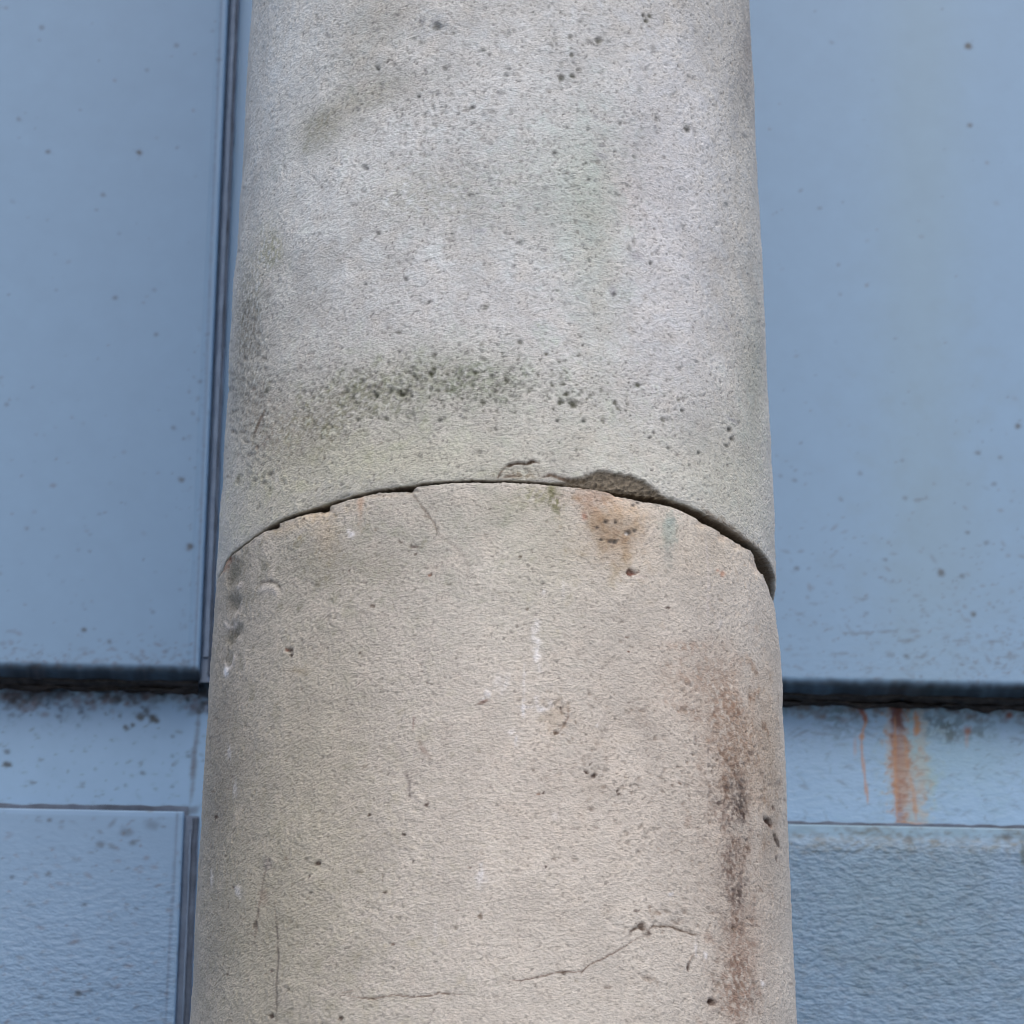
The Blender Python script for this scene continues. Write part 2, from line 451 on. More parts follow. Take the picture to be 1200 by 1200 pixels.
def paint_frame(s):
    s.C *= (1+0.012*s.nb[..., None])
    s.C *= np.array([1.36, 1.30, 1.26])
    s.M['wrinkle'] += 0.03+0.10*sstep(0.1, 0.3, s.U)
    G = (0.55, 0.58, 0.6)
    # mildew hanging from the joint, left and right
    flecks(s, 420, 0, 245, 805, 850, lambda x, y: sstep(32, 0, y-808-6*math.sin(x*0.06)), 61, 1.0, 3.6, ((0.05, 0.06, 0.07), (0.10, 0.08, 0.09), (0.14, 0.10, 0.10)), (0.15, 0.6), elong=2, pw=1.5)
    for x, r in ((28, 16), (52, 18), (70, 10), (122, 9), (160, 12)):
        s.film(x, 812, r, 8, (0.45, 0.48, 0.50), 1.0, rag=.4, ragb=.4)
    for x, y, r, k in ((179, 841, 4.2, 1), (183, 845, 3, .9), (147, 852, 2.8, .9), (155, 849, 2.2, .85), (165, 838, 4, .8), (162, 841, 3, .8), (171, 833, 3.5, .8), (167, 829, 2.2, .7), (8, 881, 2.6, .7), (8, 896, 3.4, .95), (12, 897, 2.4, .8), (167, 906, 2.6, .6), (190, 813, 4, 1), (220, 820, 2.5, .9), (238, 824, 3, .9), (221, 886, 2.4, .5), (202, 863, 2, .5), (140, 839, 2, .6), (202, 886, 2, .4), (202, 922, 2, .5), (147, 920, 2, .4), (15, 838, 2.6, .5), (36, 838, 2, .5)):
        s.spot(x, y, r, r*0.8, (0.015, 0.025, 0.025), k, rot=0.6)
    flecks(s, 160, 0, 245, 850, 945, lambda x, y: 0.4, 62, 0.8, 1.9, ((0.07, 0.09, 0.1),), (0.1, 0.5), elong=2.5)
    for pts in (((234, 820), (232, 850), (229, 880), (226, 920), (223, 945)), ((228, 870), (224, 915))):
        s.line(pts, 2.0, (0.09, 0.11, 0.14), 0.45, wob=1.0)
    s.spot(222, 950, 11, 4, (0.06, 0.07, 0.09), .6, rag=.4, ragb=.4)
    # grime beside the channel at its lower end
    flecks(s, 160, 232, 262, 690, 835, lambda x, y: sstep(690, 800, y), 63, 1, 3, ((0.04, 0.05, 0.06),), (0.3, 0.85), elong=2, rot=1.2)
    # right rail: dull patches
    for x, y, rx, ry, k in ((985, 842, 22, 13, .8), (975, 833, 14, 8, .5), (1000, 855, 12, 7, .6), (1095, 850, 16, 12, .8), (1085, 838, 12, 8, .5), (1128, 845, 26, 14, .7), (1160, 840, 20, 9, .6), (1140, 860, 22, 7, .6), (925, 832, 9, 6, .9), (1190, 835, 20, 6, .5)):
        s.film(x, y, rx, ry, (0.60, 0.63, 0.60), k, rag=.45, ragb=.35, grain=.7)
    s.film(1120, 880, 60, 35, (0.95, 0.98, 0.9), 1)
    flecks(s, 260, 925, 1210, 826, 850, lambda x, y: sstep(24, 0, y-826), 64, 1.0, 3.0, ((0.07, 0.07, 0.08), (0.12, 0.09, 0.07)), (0.15, 0.6), elong=2, pw=1.5)
    flecks(s, 320, 925, 1210, 845, 962, lambda x, y: 0.5, 65, 0.8, 1.6, ((0.07, 0.09, 0.12),), (0.1, 0.4), elong=6, rot=0.0)
    # rust
    RU = (0.20, 0.055, 0.022); OR = (0.40, 0.20, 0.085); TA = (0.40, 0.33, 0.24)
    s.film(1066, 900, 20, 60, (1.15, 1.0, 0.72), 0.7, ragb=.3, sharp=1.5)
    s.spot(1080, 880, 5, 70, TA, .30, rag=.4, ragb=.3, sharp=2); s.spot(1042, 870, 4, 45, TA, .4, rag=.4, sharp=2)
    s.spot(1056, 905, 7.5, 54, OR, .50, rag=.5, sharp=1.7, rot=-0.05); s.spot(1051, 900, 2.5, 50, RU, .35, rag=.5, sharp=1.5, rot=-0.05)
    s.spot(1063, 915, 14, 48, OR, .30, rag=.4, sharp=2, rot=-0.13)
    s.spot(1053, 868, 7.5, 40, RU, .42, rag=.5, sharp=1.3, rot=-0.05)
    s.spot(1051, 838, 6.5, 16, (0.09, 0.02, 0.015), .9, rag=.3, sharp=2)
    s.spot(1054, 950, 5, 14, RU, .40, rag=.3, sharp=2)
    s.line(((1051, 832), (1054, 848), (1060, 855)), 2.2, (0.10, 0.03, 0.02), .9)
    s.line(((1049, 838), (1049, 900), (1051, 960)), 1.6, OR, .6); s.line(((1064, 905), (1071, 930), (1074, 962)), 2.0, OR, .4)
    s.line(((1060, 860), (1064, 905)), 1.6, OR, .45); s.line(((1072, 832), (1075, 850), (1073, 862)), 2.4, OR, .75)
    s.spot(1074, 856, 3.5, 5, OR, .8)
    for y in range(868, 962, 9): s.spot(1058+3*math.sin(y), y, 8, 1.1, (0.15, 0.06, 0.03), .35, rag=.5)
    for y in (888, 902, 915, 935): s.spot(1080, y, 6, 1.1, (0.12, 0.08, 0.05), .35, rag=.5)
    s.line(((1005, 828), (1014, 835), (1015, 845), (1011, 856), (1009, 868), (1011, 890), (1014, 915), (1018, 945)), 1.3, OR, .6, wob=.4)
    s.line(((1005, 828), (1013, 838), (1014, 846)), 2.0, RU, .85); s.spot(1010, 829, 5, 3, (0.06, 0.03, 0.02), .9)
    s.spot(1010, 864, 3, 2.4, OR, .9); s.spot(1002, 875, 1.5, 10, OR, .4)
    s.spot(1134, 857, 3.6, 3.6, (0.22, 0.08, 0.04), .9); s.spot(1133, 868, 2, 7, OR, .35); s.spot(1183, 838, 3.5, 3, (0.16, 0.05, 0.03), .9)
    x, z = s.inv(1060, 964)
    s.line(((1048, 965), (1062, 966), (1085, 967)), 1.6, OR, .9)

xg0 = on_wall(250, 400, YU)[0]                      # right edge of the upper left panel
xg1 = on_wall(267, 400, YF)[0]                      # far side of the channel
xl0 = on_wall(213.5, 1000, YL)[0]; xl1 = on_wall(232, 1000, YF)[0]
zu_l = on_wall(120, 785, YU)[1]; zu_r = on_wall(1060, 804, YU)[1]
zl_l = on_wall(100, 948, YL)[1]; zl_r = on_wall(1060, 967.5, YL)[1]
xr = on_wall(430, 600, YU)[0]
vis_z0 = on_wall(600, 1215)[1]; vis_z1 = on_wall(600, -15)[1]
vx0 = on_wall(-15, 600)[0]; vx1 = on_wall(1215, 600)[0]
vis = (vx0-0.02, vx1+0.02, vis_z0-0.02, vis_z1+0.05)
print('panel edges', zu_l, zu_r, zl_l, zl_r, xg0, xg1, xl0, xl1)

# backing frame: one sheet behind all panels, seen as rail and mullion
def frame_part():
    return plate('frame', -3.0, 3.0, -0.45, 6.0, YF, YF+0.12, 0.004, paint_frame,
                 (vis[0], vis[1], zl_l-0.05, zu_l+0.04), wall)
frame_part()
def lip(edge, wdt):
    def f(X, Z):
        t = edge-X
        return 0.0007*np.exp(-((t-wdt)/0.0012)**2)
    return f
plate('panel', -1.62, xg0, zu_l, 5.6, YU, YF+0.01, 0.009, paint_ul, vis, wall, label='upper left smooth panel with scattered specks', flange=lip(xg0, 0.0115))
plate('panel', xr, 1.62, zu_r, 5.6, YU, YF+0.01, 0.010, paint_ur, vis, wall, label='upper right smooth panel with dirt and painted shade along its bottom edge')
plate('panel', -1.65, xl0, 0.0, zl_l, YL, YF+0.01, 0.003, paint_ll, vis, wall, label='lower left panel with rippled paint', flange=lip(xl0, 0.010))
plate('panel', xr, 1.62, 0.0, zl_r, YL, YF+0.01, 0.003, paint_lr, vis, wall, label='lower right panel with strongly rippled paint')

# under the upper panels: black strip standing in for shade, then the seal
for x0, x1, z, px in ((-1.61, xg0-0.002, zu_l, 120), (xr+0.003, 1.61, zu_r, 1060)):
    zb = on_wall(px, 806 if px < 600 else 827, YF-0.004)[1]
    strip('seal_shade_strip', x0, x1, YU+0.030, YF+0.004, z-0.003, z+0.008, RUBBER_SHADE, wall, 0.0012, 5)
    strip('seal_shade_strip', x0, x1-0.001, YF-0.010, YF+0.004, zb, z-0.006, RUBBER_SHADE, wall, 0.0018, 8)
# dark sealant line over the lower panels
for x0, x1, z, px, py in ((-1.64, xl0+0.004, zl_l, 100, 942.5), (xr, 1.61, zl_r, 1060, 964.5)):
    zt = on_wall(px, py, YF-0.003)[1]
    strip('sealant_line', x0, x1, YF-0.004, YF+0.004, z-0.01, zt, DARKJ, wall, 0.0006, 11)
# vertical channels: dark seal with a paler bead in it
zc = on_wall(236, 812, YF)[1]
strip('channel_seal', xg0-0.001, xg1-0.002, YF-0.034, YF+0.004, zc, 5.6, CHANNEL, wall, 0.0002, 13, vertical=True)
strip('dark_joint', xg1-0.007, xg1-0.0025, YF-0.0355, YF+0.004, zc+0.01, 5.6, DARKJ, wall, 0.0003, 23, vertical=True)
strip('sealant_bead', xg0+0.0035, xg0+0.0105, YF-0.0365, YF-0.030, zu_l+0.03, 5.6, BEAD, wall, 0.0002, 14, vertical=True)
#strip('edge_trim', xg1-0.001, xg1+0.004, YF-0.012, YF+0.004, zu_l-0.012, 5.6, BEAD, wall, 0.0004, 15, vertical=True)
strip('channel_seal', xl0-0.001, xl1, YF-0.006, YF+0.004, 0.0, zl_l, CHANNEL, wall, 0.0003, 16, vertical=True)
strip('dark_joint', xl0+0.0105, xl1-0.001, YF-0.008, YF+0.004, 0.0, zl_l-0.004, DARKJ, wall, 0.0003, 24, vertical=True)
strip('sealant_bead', xl0+0.0075, xl0+0.0098, YF-0.009, YF-0.003, 0.0, zl_l-0.02, BEAD, wall, 0.0002, 17, vertical=True)

# ------------------------------------------------------------------ column
col = empty('stone_column', (0, 0, -0.45))
tag(col, 'weathered pale limestone column of two stacked drums with a chipped joint', 'column')

STEP = 1.5
dth = STEP*PX/R0
TH_D = -math.pi/2-0.03+np.arange(-int(1.78/dth), int(1.78/dth)+1)*dth     # dense arc facing the camera
back = np.linspace(TH_D[-1], TH_D[0]+2*math.pi, 46)[1:-1]
ND = len(TH_D)

def poly(pts):
    q = np.array([on_column(x, y) for x, y in pts])
    q = q[np.argsort(q[:, 0])]
    return q
UP_L = [(259, 668), (262, 661), (268, 651), (282.5, 639), (300, 625.5), (317.5, 614.5), (332, 607), (347, 601.5), (361, 597), (381.7, 589.7), (393, 585.6), (411, 581), (434, 574.5), (460, 571), (481, 568), (492, 566), (522, 563.5), (551, 562), (585, 562),
        (621, 563.4), (652, 565.5), (683, 569), (714, 573), (745, 577), (776, 583), (807, 592.5), (828, 603), (853, 617), (874.5, 632.6), (893, 648), (904, 663), (908.5, 676)]
LO_L = [(259, 671.7), (268, 653.5), (282.5, 641.5), (300, 628.5), (317.5, 618.5), (323, 616.5), (327, 612.7), (346.7, 605), (358, 601.5), (374, 599), (381.7, 597.4), (387.5, 591.5), (405, 586), (419.6, 582), (434, 577.5), (460, 574.5), (481, 574), (488, 569.8), (507, 567), (551, 564.8),
        (585, 564.8), (621.7, 566.2), (652.5, 568.5), (683, 572), (714, 577), (722, 580.5), (745, 585.5), (776, 591), (794, 596), (816, 607), (822, 611), (828, 614), (844, 621.5), (848, 625), (856, 628.5), (868, 636), (884, 645), (891, 654), (894, 666.5), (902, 679), (906, 691)]
qu, ql = poly(UP_L), poly(LO_L)
def edge_z(q, th):
    thw = np.where(th > q[-1, 0]+2.5, th-2*math.pi, th)
    z = np.interp(thw, q[:, 0], q[:, 1])
    e = np.where((thw < q[0, 0]-0.05) | (thw > q[-1, 0]+0.05), 1.0, 0.0)
    return z

def make_drum(upper):
    TH = np.concatenate([TH_D, back])
    q = qu if upper else ql
    zb = edge_z(q, TH)
    zb[ND:] = np.linspace(zb[ND-1], zb[0], len(back)+2)[1:-1]
    sgn = 1 if upper else -1
    jag = (noise((1, 4096), 14, seed=3 if upper else 4)[0, :ND]*0.22+noise((1, 4096), 6, seed=5 if upper else 6)[0, :ND]*0.25)
    zb[:ND] += sgn*np.abs(jag)*PX
    fine = np.array([0, 0.35, 0.8, 1.4, 2.1, 3.0, 4.1])*PX
    length = 0.78 if upper else 0.70
    vstep = STEP*PX/0.9
    rows = np.concatenate([fine, np.arange(fine[-1]+vstep, length, vstep)])
    ND_R = len(rows)
    far = np.linspace(rows[-1], 3.0 if upper else ZJ+0.45, 40)[1:]
    B = np.concatenate([rows, far])
    T, BB = np.meshgrid(TH, B)
    off = (zb-ZJ)[None, :]*np.exp(-BB/0.05)
    Z = ZJ+sgn*BB+off
    Z[-1, :] = (6.0 if upper else -0.45)
    dense = (slice(0, ND_R), slice(0, ND))
    U = T[dense]*R0; V = Z[dense]
    s = Surf(U, V, lambda px, py: (lambda a: (a[0]*R0, a[1]))(on_column(px, py)), PX)
    shp = U.shape
    n1 = noise(shp, *((4.2, 2.9) if upper else (3.9, 2.6)), seed=101+upper, rot=0.45); n2 = noise(shp, 9, 7, seed=111+upper, rot=0.4)
    n3 = smooth_noise(shp, 60, 121+upper); n4 = smooth_noise(shp, 180, 131+upper, 2)
    s.n1, s.n2, s.n3, s.n4 = n1, n2, n3, n4
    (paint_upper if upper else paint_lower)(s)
    patchy = 0.75+0.25*sstep(-1, 1, n3)
    pore = sstep(0.9, 2.3, -n1-0.4*n2)
    if not upper: pore = pore*0.8
    s.C *= (1-0.42*pore*sstep(-1.2, 0.8, s.nb+n3*0.5))[..., None]*np.array([1.0, 0.995, 0.985])
    s.D += PX*((0.18 if upper else 0.25)*n1+0.16*n2-0.5*pore)*patchy+PX*(0.35*n3+0.6*n4)
    # erosion of the arris at the joint
    b = BB[dense]
    er = np.abs(noise((1, 4096), 40, seed=8+upper)[0, :ND])[None, :]
    if upper: s.D -= PX*(0.9*np.exp(-b/(1.3*PX))+0.8*er*np.exp(-b/(5*PX)))
    else:
        wr = sstep(-0.9, -0.35, TH[:ND])[None, :]                 # right hand end is worn back more
        s.D -= PX*(0.9*np.exp(-b/(1.3*PX))+1.0*er*np.exp(-b/(6*PX))+4.0*wr*np.exp(-(b/(38*PX))**2))
    D = np.zeros(T.shape, np.float32); C = np.ones(T.shape+(3,), np.float32)*(np.array([.545, .55, .525]) if upper else np.array([.575, .545, .488]))
    # fade of relief and colour at the border of the detailed area
    fr = np.minimum(1, (ND_R-1-np.arange(ND_R))/25.0)[:, None]*np.minimum(1, np.minimum(np.arange(ND), ND-1-np.arange(ND))/20.0)[None, :]
    D[dense] = s.D*fr
    C[dense] = s.C*fr[..., None]+C[dense]*(1-fr[..., None])
    R = R0*(1+TAPER*(Z-ZJ))+D
    P = np.stack([R*np.cos(T), R*np.sin(T), Z], -1)
    # bed face of the drum, going inwards from the edge
    rings, rc = [], []
    g = noise((8, 4096), 8, seed=44)[:, :len(TH)]
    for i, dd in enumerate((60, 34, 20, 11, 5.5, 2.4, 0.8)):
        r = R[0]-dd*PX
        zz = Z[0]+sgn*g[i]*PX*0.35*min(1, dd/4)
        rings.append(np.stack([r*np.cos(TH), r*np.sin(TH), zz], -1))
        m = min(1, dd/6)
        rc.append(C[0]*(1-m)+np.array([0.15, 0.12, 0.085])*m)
    P = np.concatenate([np.array(rings), P], 0); C = np.concatenate([np.array(rc), C], 0)
    h, wd = P.shape[:2]
    o = new_mesh('drum', P.reshape(-1, 3), grid_faces(h, wd, wrap=True, flip=not upper), C.reshape(-1, 3), STONE, col)
    o.location = (0, 0, 0.45)
    o['label'] = 'upper drum, greyer and speckled with green lichen' if upper else 'lower drum, warmer buff stone with brown vertical stains'
    return o

GREENS = ((0.045, 0.048, 0.024), (0.06, 0.064, 0.04), (0.09, 0.09, 0.08), (0.05, 0.055, 0.05))
GREYS = ((0.14, 0.15, 0.15), (0.17, 0.17, 0.17), (0.12, 0.13, 0.15), (0.16, 0.15, 0.13), (0.10, 0.12, 0.11))
BROWN = (0.14, 0.10, 0.07)

def gg(x, y, cx, cy, rx, ry):
    return math.exp(-0.5*(((x-cx)/rx)**2+((y-cy)/ry)**2))

def paint_upper(s):
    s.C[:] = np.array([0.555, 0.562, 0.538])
    s.C *= (1+0.030*s.n3+0.030*s.n4)[..., None]
    s.C *= 1+0.006*s.nb[..., None]*np.array([1, 0, -1])
    F_ = s.film
    # broad tones: cleaner cool stone high in the middle, buff algae towards the joint and the left edge
    F_(640, 150, 200, 190, (1.03, 1.06, 1.11), 1.0, rag=0); F_(330, 90, 55, 170, (1.22, 1.25, 1.26), 1, rag=0)
    F_(790, 330, 60, 160, (1.06, 1.06, 1.09), 1.0, rag=0); F_(560, 380, 160, 50, (1.05, 1.05, 1.07), 1, rag=0)
    F_(330, 470, 80, 90, (0.93, 0.92, 0.89), 1.0, rag=.1); F_(290, 540, 40, 110, (1.12, 1.10, 1.05), 1.0)
    F_(430, 540, 120, 26, (0.98, 0.98, 0.91), 1.0, rag=.1); F_(330, 600, 60, 30, (0.95, 0.93, 0.88), 1)
    F_(600, 520, 250, 40, (1.0, 0.99, 0.93), 1.0, rag=.1)
    F_(700, 330, 24, 110, (0.93, 0.95, 0.91), 1.0); F_(690, 230, 30, 60, (0.9, 0.94, 0.9), 1.0)
    F_(870, 330, 22, 260, (0.97, 0.96, 0.93), 1.0); F_(855, 560, 50, 60, (0.95, 0.96, 0.92), 1)
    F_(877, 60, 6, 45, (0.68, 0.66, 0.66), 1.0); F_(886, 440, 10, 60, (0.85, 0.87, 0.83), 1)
    F_(730, 230, 30, 40, (1.0, .96, .95), .9)
    F_(780, 160, 60, 120, (1.03, 1.03, 1.05), .9)
    # stain high on the left
    F_(375, 152, 22, 17, (0.72, 0.70, 0.63), 1.0, rot=-0.5, grain=.2); F_(420, 118, 48, 13, (0.76, 0.74, 0.68), 1.0, rot=-0.42, grain=.2)
    F_(425, 60, 26, 42, (0.84, 0.83, 0.80), 1.0, rot=0.4); F_(455, 10, 30, 24, (0.88, 0.87, 0.85), 1)
    F_(510, 30, 16, 8, (0.75, 0.78, 0.82), .9, grain=.5)
    # left edge lichen
    F_(322, 292, 8, 15, (0.72, 0.72, 0.6), 1, grain=.5); F_(298, 320, 14, 50, (0.82, 0.80, 0.74), 1, rot=0.2, grain=.4); F_(288, 415, 13, 55, (0.80, 0.79, 0.76), 1, grain=.5)
    F_(310, 490, 30, 30, (0.86, 0.83, 0.80), 1, grain=.5); F_(290, 385, 12, 30, (.82, .8, .78), 1, grain=.5)
    # band of moss above the joint
    F_(480, 452, 75, 26, (0.80, 0.81, 0.74), 1.0, rot=-0.12, rag=.35, ragb=.4, grain=.55); F_(410, 470, 38, 22, (0.78, 0.78, 0.72), 1.0, rot=-0.4, grain=.5)
    F_(570, 445, 34, 17, (0.74, 0.77, 0.72), 1.0, rag=.3, grain=.5); F_(350, 510, 50, 24, (.86, .84, .79), 1, rot=-.4, grain=.4)
    F_(530, 430, 90, 30, (.93, .94, .90), 1)
    F_(500, 228, 50, 24, (0.86, 0.86, 0.82), 1, grain=.5); F_(640, 210, 60, 50, (.93, .96, .93), 1, grain=.4)
    F_(655, 590, 14, 12, (1, 1, 1), 1)
    g = np.random.default_rng(5)
    def many(n, cx, cy, rx, ry, cols, k, smin, smax, depth=0.25, pw=3.5, seed=0):
        n = int(n*1.25); smin *= 0.8; smax *= 0.9
        q = np.random.default_rng(seed+int(cx*7+cy))
        for _ in range(n):
            px, py = cx+rx*q.standard_normal(), cy+ry*q.standard_normal()
            if py > 575 or px < 262 or px > 905: continue
            r = smin+(smax-smin)*q.random()**pw
            s.spot(px, py, r*(1+0.6*q.random()), r, cols[q.integers(len(cols))], k*(0.35+0.65*q.random()), depth*r, rot=0.5+0.5*q.standard_normal(), rag=.2)
    many(800, 590, 130, 150, 110, GREYS, 0.55, 0.7, 2.6)
    many(340, 680, 170, 90, 110, GREYS, 0.6, 0.8, 2.8)
    many(800, 560, 330, 190, 150, GREYS, 0.42, 0.7, 2.0)
    many(380, 490, 450, 65, 26, GREENS, 0.55, 0.8, 2.2, .35)
    many(220, 400, 468, 45, 24, GREENS, 0.5, 0.8, 2.0, .3)
    many(200, 560, 455, 120, 26, GREENS, 0.5, 0.8, 2.0, .3)
    many(110, 475, 455, 62, 18, GREENS, 0.75, 1.1, 3.0, .4)
    many(100, 575, 445, 32, 18, GREENS, 0.65, 0.9, 2.6, .4)
    many(60, 668, 462, 38, 18, GREENS[:2], 0.8, 1.0, 2.6, .4)
    many(60, 755, 480, 45, 30, GREENS, 0.7, 0.9, 2.4, .4)
    many(200, 300, 540, 26, 50, ((0.16, 0.12, 0.10), (0.14, 0.13, 0.11)), 0.55, 0.8, 2.4, .3)
    many(340, 330, 480, 60, 60, ((0.15, 0.12, 0.09), (0.14, 0.13, 0.11)), 0.5, 0.8, 2.2, .3)
    many(240, 290, 450, 18, 80, ((0.13, 0.12, 0.10), (0.12, 0.12, 0.11)), 0.55, 0.8, 2.4, .3)
    many(90, 640, 80, 70, 60, GREENS, 0.5, 0.9, 2.6, .3)
    many(120, 480, 110, 60, 50, GREYS, 0.6, 0.9, 2.6, .3)
    many(260, 700, 380, 110, 130, GREYS, 0.45, 0.7, 1.9)
    many(120, 850, 350, 25, 200, ((0.16, 0.15, 0.14),), 0.5, 0.8, 2.0, .3)
    for x, y, r, c, k in ((505, 438, 3.2, 0, .95), (472, 463, 3, 0, .95), (470, 458, 2.2, 0, .9), (508, 432, 2.4, 0, .9), (515, 492, 2.8, 3, .8), (672, 474, 4.2, 0, .9), (664, 462, 2.8, 0, .9), (656, 472, 2.6, 0, .9), (647, 452, 2.4, 0, .8), (748, 451, 2.8, 0, .9), (721, 472, 2.6, 0, .8), (684, 493, 2.4, 3, .9), (653, 493, 2, 3, .9),
                          (569, 360, 3, 1, .6), (475, 327, 2.4, 3, .8), (443, 273, 2.4, 3, .8), (690, 210, 2, 3, .8), (805, 152, 3, 3, .9), (650, 179, 2.4, 3, .8), (658, 91, 3.6, 1, .8), (672, 89, 2.8, 1, .8), (702, 47, 3.6, 1, .7), (670, 64, 2.6, 0, .7), (668, 43, 2.6, 0, .6), (758, 24, 2.6, 0, .8), (762, 18, 2.6, 1, .8), (754, 17, 2, 3, .8), (554, 126, 2.4, 3, .9), (491, 113, 2, 3, .9), (442, 80, 2, 3, .8), (512, 30, 4.5, 3, .75), (594, 88, 3, 3, .5), (609, 401, 3, 1, .7), (594, 446, 3, 0, .8), (640, 415, 2, 0, .9), (557, 437, 2.6, 0, .9), (720, 345, 2.4, 2, .7), (762, 308, 2, 3, .8), (428, 197, 3, 2, .5), (562, 529, 3, 2, .6), (492, 535, 2.4, 2, .5), (855, 503, 2.2, 3, .9), (858, 514, 2.4, 2, .9), (852, 522, 2.4, 3, .8), (761, 513, 2, 3, .8), (783, 525, 1.8, 3, .8), (820, 530, 1.8, 3, .8), (800, 481, 2, 3, .8), (776, 492, 2.2, 0, .7), (866, 495, 2, 3, .5)):
        s.spot(x, y, r, r*0.85, GREENS[c], k, depth=0.5*r, rot=.4, rag=.2)
    for x, y, a, b_, rot in ((858, 492, 8, 1.4, .6), (852, 382, 1.4, 7, -.4), (705, 182, 7, 3, .4), (718, 340, 3, 5, 0), (745, 300, 8, 4, .3), (560, 270, 7, 3, 0)):
        s.spot(x, y, a, b_, (0.27, 0.27, 0.32), .45, rot=rot)
    s.line(((311, 480), (304, 492), (300, 502), (296, 512)), 1.4, BROWN, .6, .7)
    # little crack above the joint with its flaking apron
    s.film(612, 556, 20, 6, (0.62, 0.56, 0.48), .9, rag=.4, grain=.4)
    s.line(((588, 549), (597, 544.5), (608, 542.5), (618, 543), (624, 540), (633, 543)), 1.3, (0.09, 0.065, 0.045), .95, 2.2, wob=.25)
    s.line(((590, 549), (585, 556), (583, 560)), 1.0, BROWN, .7, 0.8)
    s.line(((586, 560), (600, 557), (612, 558)), 1.3, BROWN, .6, 0.8, wob=.6); s.line(((634, 559), (645, 556), (660, 560), (684, 565)), 1.8, BROWN, .85, 1.2, wob=.6)
    win, wt = s.patch(612, 554, 17, 6.5, 0, 1.6, .3); s.dig(win, wt, 1.6)
    # big chip on the lower arris: everything under its rim is broken back
    rim = np.array([on_column(x, y) for x, y in ((640, 566), (660, 561), (680, 556), (692, 553.5), (705, 552), (722, 553), (738, 557.5), (752, 564), (765, 572), (776, 580), (792, 587), (808, 594), (828, 603))])
    rz = np.interp(s.U/R0, rim[:, 0], rim[:, 1], left=0, right=0)
    depth_below = (rz-s.V)/PX+0.3*s.n1+0.6*s.n2+1.0*s.n3
    m = sstep(0.0, 3.6, depth_below)*(rz > 0)
    s.D -= PX*m*(2.8+0.26*np.clip(depth_below, 0, 25)+0.5*s.n2+0.5*s.n1+0.9*s.nz)
    dirt = np.array([0.245, 0.21, 0.155])*(1+0.28*s.nz+0.15*s.n1)[..., None]
    m2 = (m*0.96)[..., None]
    s.C = (s.C*(1-m2)+dirt*m2).astype(np.float32)
    # grime just on the edge of the overhang to the right
    for x, y in ((835, 606), (852, 616), (868, 627), (884, 640), (897, 656), (905, 672)):
        s.spot(x-1, y-1, 12, 2.4, (0.26, 0.22, 0.17), .7, rot=math.atan2(14, 17), rag=.4)

